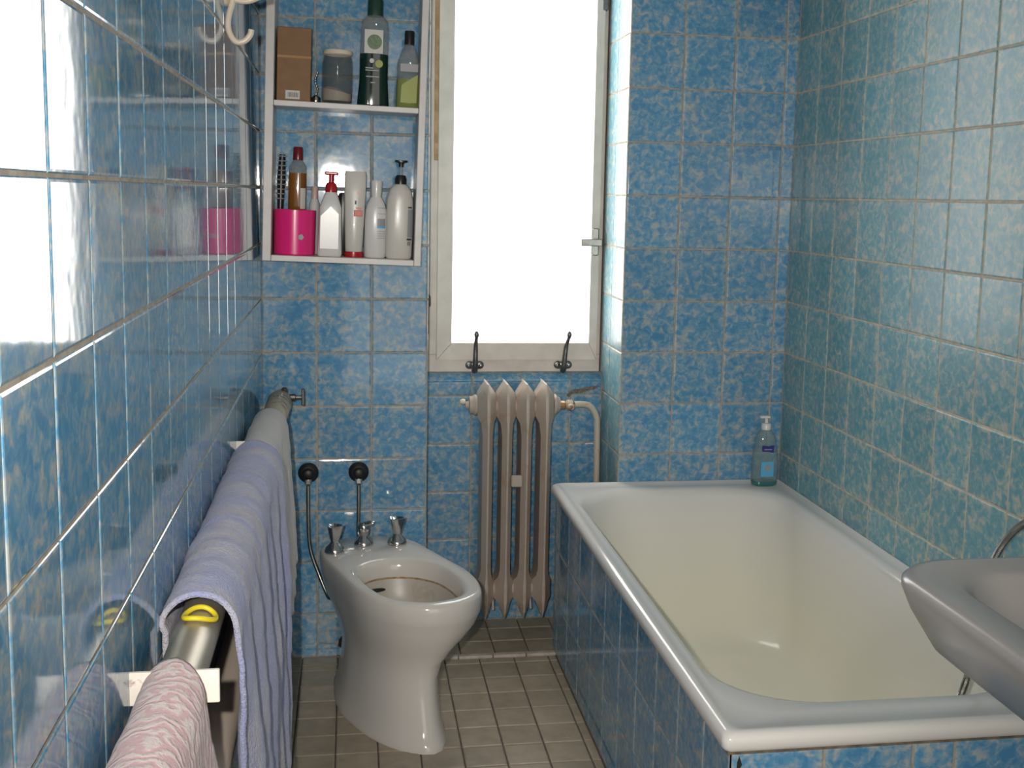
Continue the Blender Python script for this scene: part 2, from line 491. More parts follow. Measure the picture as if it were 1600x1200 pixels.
# left wall
wl = structure('wall_left', (-0.1, YF-0.1, -0.1), (0.0003, ND+0.1, ZC), M['grout'], 'glossy blue tiled wall behind the towel rail', 'wall')
yl = [-2.7+0.15*k for k in range(18)]+[0.0]
tile_wall(wl, lambda u, v: (0, u, v), (0, 1, 0), UP, yl, zrows)
tile_stuff(wl, 'wall_tiling', lambda u, v: (0, u, v), (0, 1, 0), UP, cuts(YF, -2.7, 0, T), zrows, M['tile'])
slab('plaster_band', (-0.09, YF-0.1, ZT), (0.002, ND+0.1, ZC), M['plaster'], wl)
# back wall, left of the niche, right of the niche and above it
wb = empty('wall_back', (0, 0, 0))
tag(wb, 'blue tiled end wall around the window recess', 'wall', None, 'structure')
slab('wall_core', (-0.05, -0.0003, -0.1), (NX0+0.0003, ND+0.2, ZC), M['grout'], wb)
slab('wall_core', (NX1-0.0003, -0.0003, -0.1), (X1+0.1, ND+0.2, ZC), M['grout'], wb)
tl = [0.0, 0.147, 0.297, NX0]
broken = lambda u, v: v < 0.13 and 0.14 < u < 0.297
tile_wall(wb, lambda u, v: (u, 0, v), (1, 0, 0), UP, tl, zrows, skip=broken)
tr = [NX1, 1.1666, 1.3166, 1.4666, X1]
tile_wall(wb, lambda u, v: (u, 0, v), (1, 0, 0), UP, tr, [z for z in zrows if z > 0.42])
# broken bottom tile with a dark hole beside it
def shard(pts):
    mb = MB().prism([(p[0], 0.0035, p[1]) for p in pts], (0, 0, 0), (0, -0.0055, 0))
    o = mb.build('tile', M['tile'], wb)
shard([(0.149, 0.127), (0.224, 0.127), (0.223, 0.09), (0.216, 0.062), (0.196, 0.038), (0.149, 0.047)])
shard([(0.149, 0.043), (0.196, 0.034), (0.214, 0.024), (0.217, 0.003), (0.149, 0.003)])
shard([(0.262, 0.127), (0.295, 0.127), (0.295, 0.003), (0.268, 0.003), (0.258, 0.06)])
hb = MB().prism([(0.2, -0.0012, 0.0), (0.274, -0.0012, 0.0), (0.27, -0.0012, 0.128), (0.218, -0.0012, 0.128), (0.206, -0.0012, 0.05)], (0, 0, 0), (0, 0.0008, 0))
hb.build('broken_patch', M['hole'], wb)
# niche: jambs, back under the window, sill
for side, xw, X, us in ((0, NX0, (0, -1, 0), None), (1, NX1, (0, 1, 0), None)):
    if side == 0:   # left jamb faces right
        tile_wall(wb, lambda u, v: (NX0, u, v), (0, 1, 0), UP, [0.0, 0.15, ND+0.034], zrows, M['tile_film'])
    else:           # right jamb faces left
        tile_wall(wb, lambda u, v: (NX1, u, v), (0, -1, 0), UP, [0.0, 0.15, ND+0.034], zrows, M['tile_film'])
slab('wall_core', (NX0-0.01, ND-0.0003, -0.1), (NX1+0.01, ND+0.2, 0.757), M['grout'], wb)
nz = [0.0, 0.113, 0.263, 0.413, 0.563, 0.713, 0.757]
nxs = [NX0+0.002, 0.605, 0.758, 0.910, NX1-0.002]
tile_wall(wb, lambda u, v: (u, ND, v), (1, 0, 0), UP, nxs, nz)
# sloping sill tiles in front of the window frame
MB().prism([(NX0, ND-0.0005, 0.7565), (NX0, ND+0.06, 0.7565), (NX0, ND+0.06, 0.7795), (NX0, ND+0.037, 0.7795)], (0, 0, 0), (NX1-NX0, 0, 0)).build('sill_bed', M['grout'], wb)
sl = Vector((0, 0.041, 0.0215)).normalized()
for k in range(4):
    tile_at(wb, ((nxs[k]+nxs[k+1])/2, ND+0.0165, 0.7682), (1, 0, 0), sl, nxs[k+1]-nxs[k], 0.0465, M['tile'])
slab('lintel', (NX0-0.02, 0.0, 2.22), (NX1+0.02, ND+0.2, ZC), M['plaster'], wb)
slab('plaster_band', (-0.05, -0.002, ZT), (NX0, 0.02, ZC), M['plaster'], wb)
slab('plaster_band', (NX1, -0.002, ZT), (X1+0.05, 0.02, ZC), M['plaster'], wb)
# smoke-dark crumbled joint above the radiator valve
cr = MB()
rp = [(0.905, 0.702), (0.92, 0.716), (0.945, 0.714), (0.965, 0.722), (0.99, 0.728), (1.003, 0.738), (0.985, 0.737), (0.96, 0.734), (0.94, 0.728), (0.925, 0.728), (0.91, 0.722), (0.898, 0.708)]
cr.prism([(p[0], ND-0.0035, p[1]+0.004) for p in rp], (0, 0, 0), (0, 0.002, 0))
cr.build('crumbled_joint', simple('crumbled_dark', (0.17, 0.14, 0.12), 0.9, var=0.7, vscale=220), wb)
# right wall
wr = structure('wall_right', (X1-0.0003, YF-0.1, -0.1), (X1+0.1, ND+0.1, ZC), M['grout_pale'], 'blue tiled wall along the bathtub and washbasin', 'wall')
yr = [-(0.0103+T*k) for k in range(18, -1, -1)]
yr = yr[:-1]+[0.0]
tile_wall(wr, lambda u, v: (X1, u, v), (0, -1, 0), UP, yr, zrows, M['tile_film'], skip=lambda u, v: v < 0.42 and u > -1.62)
tile_stuff(wr, 'wall_tiling', lambda u, v: (X1, u, v), (0, -1, 0), UP, cuts(YF, yr[0], 0, T), zrows, M['tile_film'])
slab('plaster_band', (X1-0.002, YF-0.1, ZT), (X1+0.09, ND+0.1, ZC), M['plaster'], wr)
# unseen wall behind the camera; doorway opening sized and placed to let light in
wf = empty('wall_front', (0, YF, 0)); tag(wf, 'unseen plastered wall opposite the window, doorway opening shaped to light the room', 'wall', None, 'structure')
slab('wall_core', (-0.1, -0.1, -0.1), (0.20, 0, ZC), M['plaster'], wf)
slab('wall_core', (1.45, -0.1, -0.1), (X1+0.1, 0, ZC), M['plaster'], wf)
slab('wall_core', (0.20, -0.1, 2.35), (1.45, 0, ZC), M['plaster'], wf)

# ------------------------------------------------------------------ window
win = empty('window_1', ((NX0+NX1)/2, ND+0.025, 0.78))
tag(win, 'white framed casement window with bright frosted pane in the recess', 'window', None, 'structure')
WX = (NX0+NX1)/2
def wl_(p):   # the window stands back from the tiled recess wall, behind a narrow sill
    return (0.241+(p[0]-0.241)*1.007-WX, p[1]-ND, 1.32+(p[2]-1.32)*1.007-0.78)
def wbox(name, a, b, m, parent=win, bev=0.002):
    return MB().box(wl_(a), wl_(b), bev).build(name, m, parent)
ZW0, ZW1 = 0.784, 2.21
FX0, FX1 = NX0+0.002, NX1-0.009
wbox('frame_rail', (FX0, ND+0.012, ZW0), (FX1, ND+0.09, 0.838), M['white_paint'])
wbox('frame_rail', (FX0, ND+0.012, 2.16), (FX1, ND+0.09, ZW1), M['white_paint'])
wbox('frame_stile', (FX0, ND+0.012, 0.838), (0.500, ND+0.09, 2.16), M['white_paint'])
wbox('frame_stile', (0.984, ND+0.012, 0.838), (FX1, ND+0.09, 2.16), M['white_paint'])
wbox('bare_edge', (0.484, ND+0.008, 1.42), (0.499, ND+0.0125, 2.1), M['bare_wood'])
# sash: four mitred members
SX0, SX1, SZ0, SZ1 = 0.496, 0.988, 0.824, 2.165
GX0, GX1, GZ0, GZ1 = 0.541, 0.963, 0.876, 2.115
def member(pts, name):
    MB().prism([wl_((p[0], ND-0.008, p[1])) for p in pts], (0, 0, 0), (0, 0.05, 0)).build(name, M['white_paint'], win)
e = 0.0006
member([(SX0+e, SZ0), (SX1-e, SZ0), (GX1-e, GZ0), (GX0+e, GZ0)], 'sash_rail')
member([(SX0+e, SZ1), (SX1-e, SZ1), (GX1-e, GZ1), (GX0+e, GZ1)], 'sash_rail')
member([(SX0, SZ0+e), (GX0, GZ0+e), (GX0, GZ1-e), (SX0, SZ1-e)], 'sash_stile')
member([(SX1, SZ0+e), (GX1, GZ0+e), (GX1, GZ1-e), (SX1, SZ1-e)], 'sash_stile')
wbox('pane', (GX0-0.005, ND+0.018, GZ0-0.005), (GX1+0.005, ND+0.024, GZ1+0.005), M['pane'], bev=0)
# hinges on the left, keeper on the right
for z in (0.955, 2.0):
    h = wbox('hinge', (0.459, ND+0.0, z-0.055), (0.472, ND+0.014, z+0.03), M['iron'])
    MB().lathe([(0.006, 0), (0.0075, 0.004), (0.0075, 0.03), (0.004, 0.036)], wl_((0.470, ND+0.0, z+0.03)), 12).build('hinge_knuckle', M['iron'], h, True)
wbox('keeper', (0.981, ND-0.01, 1.872), (0.996, ND+0.014, 1.92), M['iron'])
# handle
hp = wbox('handle', (0.9640, ND-0.014, 1.145), (0.9860, ND-0.007, 1.228), M['steel'], bev=0.003)
MB().box(wl_((0.927, ND-0.034, 1.174)), wl_((0.993, ND-0.020, 1.196)), 0.003, 2).build('lever', M['steel'], hp)
MB().lathe([(0.007, -0.024), (0.007, -0.010)], wl_((0.976, ND, 1.185)), 12, 'Y').build('spindle', M['steel'], hp, True)
# two iron hooks screwed to the bottom rail
for xh in (0.613, 0.887):
    b = MB()
    for sx in (-1, 1):
        b.lathe([(0.0125, 0), (0.0125, -0.004), (0.006, -0.007)], wl_((xh+sx*0.016, ND+0.012, 0.806)), 14, 'Y')
    b.box(wl_((xh-0.016, ND+0.006, 0.794)), wl_((xh+0.016, ND+0.012, 0.816)), 0.002)
    p = b.build('hook_plate', M['iron'], win, True)
    lean = 0.010 if xh > 0.7 else 0.001
    pts = [wl_(q) for q in ((xh, ND+0.006, 0.790), (xh, ND-0.008, 0.800), (xh+lean*0.1, ND-0.014, 0.826), (xh+lean*0.5, ND-0.016, 0.868), (xh+lean, ND-0.026, 0.893), (xh+lean*1.1, ND-0.030, 0.902))]
    pts = catmull(pts, 30, False)
    rr = [0.0100-0.0055*i/(len(pts)-1) for i in range(len(pts))]
    MB().tube(pts, rr, 10).build('hook_arm', M['iron'], p, True)
    MB().lathe([(0.0, -0.013), (0.0055, -0.010), (0.0085, 0.0), (0.0055, 0.009), (0.0, 0.012)], wl_((xh+lean*1.1, ND-0.030, 0.904)), 12, cap0=False, cap1=False).build('hook_ball', M['iron'], p, True)
    for sx in (-1, 1):
        MB().lathe([(0.0045, 0), (0.0045, -0.002), (0.002, -0.0035)], wl_((xh+sx*0.018, ND+0.0055, 0.806)), 10, 'Y').build('screw', M['chrome'], p, True)

# ------------------------------------------------------------------ bathtub and its tiled surround
BX0, BY0, BZ = 0.812, -1.603, 0.497
sur = empty('bath_surround', (0.83, -1.59, 0))
tag(sur, 'blue tiled apron boxing in the bathtub', 'tub surround')
def lo(p, o): return (p[0]-o[0], p[1]-o[1], p[2]-o[2])
SO = (0.83, -1.59, 0)
def sslab(a, b): MB().box(lo(a, SO), lo(b, SO)).build('masonry', M['grout'], sur)
AX = 0.829; AYF = -1.588
sslab((AX-0.0003, AYF-0.0003, 0), (AX+0.02, -0.004, 0.462))
sslab((AX-0.0003, AYF-0.0003, 0), (X1-0.002, AYF+0.02, 0.462))
ya = [AYF]+[-1.61+0.154*k for k in range(1, 11)]+[-0.004]
za = [0.003, 0.158, 0.313, 0.463]
tile_wall(sur, lambda u, v: lo((AX, u, v), SO), (0, -1, 0), UP, ya, za)
tile_wall(sur, lambda u, v: lo((u, AYF, v), SO), (1, 0, 0), UP, [AX, 0.985, 1.137, 1.209, 1.36, X1-0.004], [0.003, 0.158, 0.313, 0.460])
bead = MB().box(lo((BX0+0.01, BY0+0.008, 0.4605), SO), lo((X1-0.004, BY0+0.02, 0.4655), SO)).build('sealant_bead', simple('dirty_sealant', (0.16, 0.12, 0.08), 0.8, var=0.4, vscale=60), sur)
crk = MB().prism([(0.843, AYF-0.0022, 0.455), (0.848, AYF-0.0022, 0.44), (0.843, AYF-0.0022, 0.43), (0.839, AYF-0.0022, 0.40), (0.836, AYF-0.0022, 0.40), (0.839, AYF-0.0022, 0.432), (0.84, AYF-0.0022, 0.445)], (-SO[0], -SO[1], 0), (0, 0.001, 0))
crk.build('crack', M['hole'], sur)

tub = empty('bathtub', (1.15, -0.8, BZ))
tag(tub, 'long cream enamelled bathtub built in along the right wall', 'bathtub')
TO = (1.15, -0.8, BZ)
XR = X1-0.003; YB = -0.003
def rs(dx0, dx1, dy0, dy1, r, z, n=12):
    return [Vector(lo(p, TO)) for p in rrect(BX0+dx0, XR-dx1, BY0+dy0, YB-dy1, r, z, n)]
secs = [rs(0.006, 0, 0.006, 0, 0.012, 0.466),
        rs(0.001, 0, 0.001, 0, 0.014, 0.472),
        rs(0.000, 0, 0.000, 0, 0.014, 0.486),
        rs(0.004, 0, 0.004, 0, 0.016, 0.4945),
        rs(0.011, 0, 0.011, 0, 0.018, BZ),
        rs(0.019, 0.002, 0.019, 0.004, 0.022, 0.4975),
        rs(0.0245, 0.006, 0.0245, 0.008, 0.025, 0.4935),
        rs(0.038, 0.030, 0.075, 0.045, 0.10, 0.4925),
        rs(0.044, 0.038, 0.108, 0.060, 0.165, 0.4915),
        rs(0.050, 0.045, 0.120, 0.070, 0.18, 0.486),
        rs(0.058, 0.052, 0.128, 0.082, 0.18, 0.470),
        rs(0.072, 0.062, 0.136, 0.115, 0.18, 0.40),
        rs(0.085, 0.075, 0.146, 0.165, 0.18, 0.30),
        rs(0.100, 0.092, 0.160, 0.225, 0.18, 0.20),
        rs(0.118, 0.110, 0.180, 0.275, 0.17, 0.145),
        rs(0.150, 0.140, 0.215, 0.330, 0.15, 0.112),
        rs(0.210, 0.200, 0.290, 0.420, 0.10, 0.100),
        rs(0.300, 0.290, 0.500, 0.600, 0.04, 0.097)]
MB().loft(secs, False, True).build('basin', M['enamel'], tub, True)
MB().lathe([(0.03, 0), (0.03, 0.003), (0.018, 0.005), (0.0, 0.004)], lo((1.15, -1.33, 0.104), TO), 20, cap1=False).build('drain', M['chrome'], tub, True)

# ------------------------------------------------------------------ washbasin
SK = (X1-0.002, -1.97, 0.80)
sink = empty('washbasin', SK); tag(sink, 'grey ceramic washbasin jutting in at the right edge', 'washbasin')
def sk(x0, y0, y1, r, z, x1=X1-0.002, n=10):
    # outline: straight against the wall, rounded at the free side
    pts = []
    for cx, cy, a0 in ((x0+r, y1-r, 90), (x0+r, y0+r, 180)):
        for k in range(n+1):
            a = math.radians(a0+90*k/n); pts.append(Vector((cx+r*math.cos(a), cy+r*math.sin(a), z)))
    pts += [Vector((x1, y0, z)), Vector((x1, (y0+y1)/2, z)), Vector((x1, y1, z))]
    return [Vector(lo(p, SK)) for p in pts]
ys0, ys1 = -2.265, -1.692
out = [sk(1.22, -2.10, -1.84, 0.08, 0.640), sk(1.15, -2.13, -1.80, 0.10, 0.650), sk(1.085, -2.18, -1.752, 0.11, 0.672),
       sk(1.037, -2.22, -1.720, 0.11, 0.710), sk(1.012, -2.25, -1.702, 0.105, 0.757), sk(1.004, ys0, ys1, 0.10, 0.785),
       sk(1.004, ys0, ys1, 0.10, 0.794), sk(1.010, ys0+0.006, ys1-0.006, 0.098, 0.801), sk(1.022, ys0+0.018, ys1-0.018, 0.09, 0.803)]
inn = [sk(1.040, ys0+0.034, ys1-0.034, 0.085, 0.799, 1.47), sk(1.068, ys0+0.06, ys1-0.055, 0.09, 0.797, 1.40), sk(1.080, ys0+0.075, ys1-0.066, 0.09, 0.790, 1.385),
       sk(1.095, ys0+0.09, ys1-0.08, 0.09, 0.755, 1.375), sk(1.12, ys0+0.12, ys1-0.11, 0.09, 0.715, 1.35), sk(1.17, ys0+0.18, ys1-0.16, 0.07, 0.692, 1.32),
       sk(1.22, -2.03, -1.93, 0.03, 0.687, 1.28)]
MB().loft(out+inn, True, True).build('basin', M['porcelain_grey'], sink, True)
MB().lathe([(0.022, 0), (0.022, 0.003), (0.012, 0.004)], lo((1.25, -1.98, 0.689), SK), 18).build('drain', M['chrome'], sink, True)

# ------------------------------------------------------------------ shower hose with wall connector
SH = (1.495, -1.36, 0.76)
hose = empty('shower_hose', SH); tag(hose, 'ribbed metal shower hose hanging into the tub behind washbasin', 'hose')
hp_ = catmull([(1.485, -1.475, 0.742), (1.468, -1.44, 0.775), (1.455, -1.39, 0.768), (1.447, -1.34, 0.735), (1.442, -1.295, 0.680), (1.436, -1.275, 0.62), (1.400, -1.330, 0.575), (1.355, -1.385, 0.535), (1.333, -1.400, 0.478), (1.322, -1.400, 0.440), (1.312, -1.385, 0.36), (1.300, -1.340, 0.25), (1.25, -1.22, 0.135), (1.2, -1.1, 0.115)], 420, False)
rr = [0.0062+(0.0009 if i % 2 else -0.0004) for i in range(len(hp_))]
MB().tube([lo(p, SH) for p in hp_], rr, 10).build('hose', M['steel'], hose, 20)
MB().lathe([(0.028, 0.0), (0.028, -0.006), (0.014, -0.012), (0.012, -0.03)], lo((X1-0.001, -1.475, 0.742), SH), 18, 'X').build('wall_connector', M['chrome'], hose, True)
MB().lathe([(0.009, 0.03), (0.011, 0.02), (0.012, -0.03), (0.018, -0.05), (0.016, -0.056)], lo((1.195, -1.085, 0.125), SH), 14, 'Y').build('hand_shower', M['chrome'], hose, True)

# ------------------------------------------------------------------ radiator
RO = (0.735, 0.13, 0.06)
rad = empty('radiator', RO); tag(rad, 'old cream cast iron radiator with four sections under the window', 'radiator')
PW = 0.0575
def rad_section(xc):
    hw = PW/2-0.0004
    lev = [(0.066, 0.003, 0.078, 0.070), (0.085, 0.010, 0.078, 0.060), (0.108, 0.0185, 0.092, 0.058), (0.118, hw, 0.107, 0.058), (0.172, hw, 0.107, 0.058), (0.188, 0.0190, 0.090, 0.058),
           (0.215, 0.0150, 0.081, 0.058), (0.62, 0.0150, 0.081, 0.058), (0.655, 0.0185, 0.090, 0.058), (0.674, hw, 0.107, 0.058), (0.730, hw, 0.107, 0.060), (0.742, 0.0255, 0.104, 0.064), (0.760, 0.013, 0.098, 0.074), (0.772, 0.003, 0.095, 0.084)]
    secs = []
    for z, wx, ys, yf in lev:
        q = [(0, yf), (wx*0.16, yf+0.001), (wx, ys), (wx, 0.26-ys), (0, 0.205), (-wx, 0.26-ys), (-wx, ys), (-wx*0.16, yf+0.001)]
        secs.append([Vector(lo((xc+x, y, z), RO)) for x, y in q])
    MB().loft(secs).build('section', M['radiator'], rad, 24)
XS = [0.6365+PW*k for k in range(4)]
for xc in XS: rad_section(xc)
for zc in (0.705, 0.145):
    for i in range(3):
        MB().lathe([(0.027, -0.004), (0.029, 0.0), (0.027, 0.004)], lo((XS[i]+PW/2, 0.13, zc), RO), 18, 'X').build('joint_ring', M['radiator'], rad, True)
plug = MB().lathe([(0.030, 0.0), (0.032, -0.006), (0.027, -0.012), (0.026, -0.022), (0.012, -0.024), (0.010, -0.034)], lo((XS[0]-PW/2, 0.13, 0.705), RO), 16, 'X').build('end_plug', M['radiator'], rad, True)
MB().lathe([(0.007, 0), (0.009, -0.008), (0.005, -0.016)], lo((XS[0]-PW/2-0.034, 0.13, 0.715), RO), 10, 'X').build('bleed_screw', M['cream'], plug, True)
MB().lathe([(0.030, 0.0), (0.032, 0.006), (0.025, 0.012), (0.020, 0.02)], lo((XS[3]+PW/2, 0.13, 0.705), RO), 16, 'X').build('end_bush', M['radiator'], rad, True)
br = MB().box(lo((XS[1]+0.012, 0.060, 0.470), RO), lo((XS[2]-0.012, 0.075, 0.505), RO), 0.003)
br.build('clamp_plate', M['radiator'], rad)
for i in (0, 2):
    MB().tube([lo((XS[i]+PW/2, 0.14, 0.12), RO), lo((XS[i]+PW/2, 0.12, 0.075), RO)], 0.004, 8).build('foot_hook', M['radiator'], rad, True)
# support hooks reaching to the wall
for i in (0, 2):
    MB().tube([lo((XS[i]+PW/2, 0.13, 0.108), RO), lo((XS[i]+PW/2, ND-0.001, 0.108), RO)], 0.007, 8).build('wall_hook', M['iron'], rad, True)
valve = MB().lathe([(0.010, 0), (0.013, 0.004), (0.013, 0.016), (0.010, 0.020)], lo((XS[3]+PW/2+0.018, 0.13, 0.702), RO), 8, 'X').build('valve', M['brass'], rad)
MB().lathe([(0.009, 0.018), (0.016, 0.024), (0.0165, 0.040), (0.010, 0.048)], lo((XS[3]+PW/2+0.018, 0.13, 0.702), RO), 10, 'X').build('valve_body', M['rail_end'], valve)
MB().lathe([(0.009, 0), (0.011, -0.01), (0.008, -0.018)], lo((XS[3]+PW/2+0.05, 0.118, 0.70), RO), 10, 'Y').build('valve_stem', M['rail_end'], valve)
x0 = XS[3]+PW/2+0.062
pp = catmull([(x0, 0.13, 0.704), (x0+0.03, 0.13, 0.704), (x0+0.052, 0.13, 0.696), (x0+0.070, 0.13, 0.668), (x0+0.074, 0.13, 0.63), (x0+0.076, 0.13, 0.45), (x0+0.076, 0.13, 0.2), (x0+0.076, 0.13, 0.003)], 70, False)
MB().tube([lo(p, RO) for p in pp], 0.0095, 12).build('feed_pipe', M['rad_pipe'], rad, True)

# ------------------------------------------------------------------ bidet (turned a little towards the tub)
BO = (0.275, -0.07, 0.0)
bid = empty('bidet', BO); tag(bid, 'grey porcelain bidet with three chrome taps beside the radiator', 'bidet')
ex = Vector((0.287, -0.958)); en = Vector((0.958, 0.287))
def st(s, t, z): return Vector((ex.x*s+en.x*t, ex.y*s+en.y*t, z))
NB = 72
def polar(pts, c, n=NB):
    """resample a star-shaped outline at even angles round c"""
    P = [(p[0]-c[0], p[1]-c[1]) for p in catmull([(a, b, 0) for a, b in pts], 240)]
    out = []
    for k in range(n):
        a = 2*PI*k/n; d = (math.cos(a), math.sin(a)); best = None
        for i in range(len(P)):
            p, q = P[i], P[(i+1) % len(P)]
            e_ = (q[0]-p[0], q[1]-p[1])
            den = d[0]*e_[1]-d[1]*e_[0]
            if abs(den) < 1e-12: continue
            t = (p[0]*e_[1]-p[1]*e_[0])/den
            u = (p[0]*d[1]-p[1]*d[0])/den
            if t > 0 and -1e-9 <= u <= 1+1e-9: best = t if best is None else max(best, t)
        out.append(best)
    return out
top = [(-0.012, 0.0), (-0.010, -0.075), (0.030, -0.128), (0.105, -0.150), (0.20, -0.150), (0.30, -0.148), (0.40, -0.143), (0.48, -0.123), (0.555, -0.078), (0.592, -0.01), (0.590, 0.06), (0.545, 0.123), (0.47, 0.152), (0.38, 0.160), (0.28, 0.147), (0.17, 0.132), (0.07, 0.115), (0.012, 0.070)]
CT = (0.30, 0.0)
rt_ = polar(top, CT)
base = [(0.035, -0.03), (0.06, -0.095), (0.16, -0.130), (0.26, -0.145), (0.36, -0.136), (0.44, -0.118), (0.51, -0.088), (0.556, -0.05), (0.580, -0.006), (0.556, 0.030), (0.47, 0.062), (0.38, 0.078), (0.25, 0.085), (0.12, 0.07), (0.05, 0.03)]
CB = (0.30, -0.03)
rb_ = polar(base, CB)
hole = [(0.215, 0.0), (0.222, -0.055), (0.26, -0.095), (0.33, -0.108), (0.42, -0.104), (0.49, -0.082), (0.536, -0.035), (0.548, 0.02), (0.53, 0.075), (0.47, 0.108), (0.38, 0.116), (0.30, 0.103), (0.24, 0.06)]
CH = (0.37, 0.0)
rh_ = polar(hole, CH)
def sec(rad_, c, z, k=1.0, off=0.0, dt=0.0):
    return [st(c[0]+(r*k+off)*math.cos(2*PI*i/NB), c[1]+dt+(r*k+off)*math.sin(2*PI*i/NB), z) for i, r in enumerate(rad_)]
def mixsec(z, f, kt=1.0, kb=1.0):
    a = sec(rt_, CT, z, kt); b = sec(rb_, CB, z, kb)
    return [p*f+q*(1-f) for p, q in zip(a, b)]
HZ = 0.372
S = [sec(rb_, CB, 0.0), sec(rb_, CB, 0.012), sec(rb_, CB, 0.022, 0.965), mixsec(0.06, 0.02, 1, 0.90), mixsec(0.11, 0.06, 0.9, 0.84), mixsec(0.155, 0.14, 0.85, 0.80), mixsec(0.195, 0.32, 0.85, 0.80),
     mixsec(0.23, 0.58, 0.89, 0.84), mixsec(0.262, 0.80, 0.93, 0.88), mixsec(0.292, 0.94, 0.965, 0.9), sec(rt_, CT, 0.318, 0.985), sec(rt_, CT, 0.322, 0.992), sec(rt_, CT, 0.345, 1.0), sec(rt_, CT, 0.360, 0.998), sec(rt_, CT, 0.368, 0.985), sec(rt_, CT, HZ, 0.955),
     sec(rh_, CH, HZ-0.0005, 1.10), sec(rh_, CH, HZ-0.005, 1.03), sec(rh_, CH, HZ-0.018, 0.985), sec(rh_, CH, 0.338, 0.965), sec(rh_, CH, 0.322, 0.955)]
MB().loft(S, True, False).build('body', M['bidet'], bid, 60)
S2 = [sec(rh_, CH, 0.3225, 0.957), sec(rh_, CH, 0.316, 0.945), sec(rh_, CH, 0.29, 0.90), sec(rh_, CH, 0.255, 0.80), sec(rh_, CH, 0.228, 0.62), sec(rh_, CH, 0.215, 0.40), sec(rh_, CH, 0.210, 0.10)]
MB().loft([sec(rh_, CH, 0.3195, 0.948), sec(rh_, CH, 0.3215, 0.947), sec(rh_, CH, 0.3245, 0.950)], False, False).build('waterline_stain', M['brown_stain'], bid, True)
bowl = MB().loft(S2, False, True).build('bowl', M['scale'], bid, True)
so = [st(0.240, -0.040+0.024*math.cos(a), 0.300+0.005*math.sin(a)) for a in [2*PI*k/16 for k in range(16)]]
MB().loft([so, [p+st(0.004, 0, 0) for p in so]]).build('overflow_slot', M['hole'], bowl)
# two cup handles and the jet selector between them
def tapset(s, t, kind):
    c = st(s, t, HZ-0.002)
    b = MB().lathe([(0.0255, 0.0), (0.027, 0.004), (0.024, 0.014), (0.014, 0.024), (0.010, 0.031)], c, 20).build('tap', M['chrome'], bid, True)
    if kind == 'cup':
        mb = MB(); sc = []
        for z, r, lobed in ((0.028, 0.0095, 0), (0.042, 0.014, 0.05), (0.062, 0.019, 0.12), (0.074, 0.0215, 0.18), (0.0745, 0.018, 0.15), (0.066, 0.012, 0.0)):
            sc.append([c+Vector((r*(1+lobed*math.cos(3*a))*math.cos(a), r*(1+lobed*math.cos(3*a))*math.sin(a), z)) for a in [2*PI*k/24 for k in range(24)]])
        mb.loft(sc).build('tap_handle', M['chrome'], b, True)
    else:
        MB().lathe([(0.011, 0.028), (0.0155, 0.040), (0.0165, 0.055), (0.012, 0.064), (0.0, 0.067)], c, 18, cap1=False).build('tap_knob', M['chrome'], b, True)
        pts = catmull([c+Vector((0, 0, 0.055)), c+Vector((0.010, -0.008, 0.062)), c+Vector((0.020, -0.012, 0.066)), c+Vector((0.026, -0.014, 0.064))], 14, False)
        MB().tube(pts, [0.009-0.0025*i/(len(pts)-1) for i in range(len(pts))], 10).build('tap_spout', M['chrome'], b, True)
tapset(0.105, -0.112, 'cup'); tapset(0.072, -0.022, 'jet'); tapset(0.095, 0.065, 'cup')
MB().lathe([(0.010, 0), (0.010, 0.003), (0.005, 0.006)], st(0.38, -0.112, 0.020), 12).build('floor_screw', M['hole'], bid, True)
# waste pipe into the broken wall
MB().tube([st(0.06, -0.02, 0.09), (-0.035, 0.03, 0.09), (-0.038, 0.068, 0.09)], 0.022, 12).build('waste_pipe', M['blackp'], bid, True)

# ------------------------------------------------------------------ two water supply pipes with black rosettes
def supply(x, z, pts, label):
    o = empty('supply_pipe', (x, 0, z)); tag(o, label, 'water pipe', 'bidet supply pipes')
    MB().lathe([(0.0285, 0.0), (0.0285, -0.006), (0.026, -0.012), (0.016, -0.016), (0.014, -0.024), (0.010, -0.027)], (0, -0.003, 0), 24, 'Y').build('rosette', M['black'], o, True)
    n = MB().lathe([(0.010, -0.018), (0.0105, -0.030), (0.008, -0.036)], (0, -0.018, 0.002), 6).build('nut', M['chrome'], o)
    P = catmull([(0, -0.012, 0), (0, -0.018, -0.012), (0, -0.0185, -0.03)]+pts, 60, False)
    MB().tube(P, 0.0056, 10).build('pipe', M['steel'], o, True)
supply(0.123, 0.541, [(0.000, -0.019, -0.12), (0.002, -0.019, -0.19), (0.010, -0.022, -0.235), (0.030, -0.032, -0.29), (0.050, -0.05, -0.335), (0.060, -0.065, -0.345), (0.075, -0.075, -0.33), (0.10, -0.09, -0.30)], 'bent chrome supply pipe with black rosette nearest the towels')
supply(0.262, 0.541, [(0.000, -0.019, -0.10), (-0.001, -0.022, -0.17), (0.002, -0.04, -0.19), (0.006, -0.06, -0.21)], 'straight chrome supply pipe with black rosette behind the bidet taps')

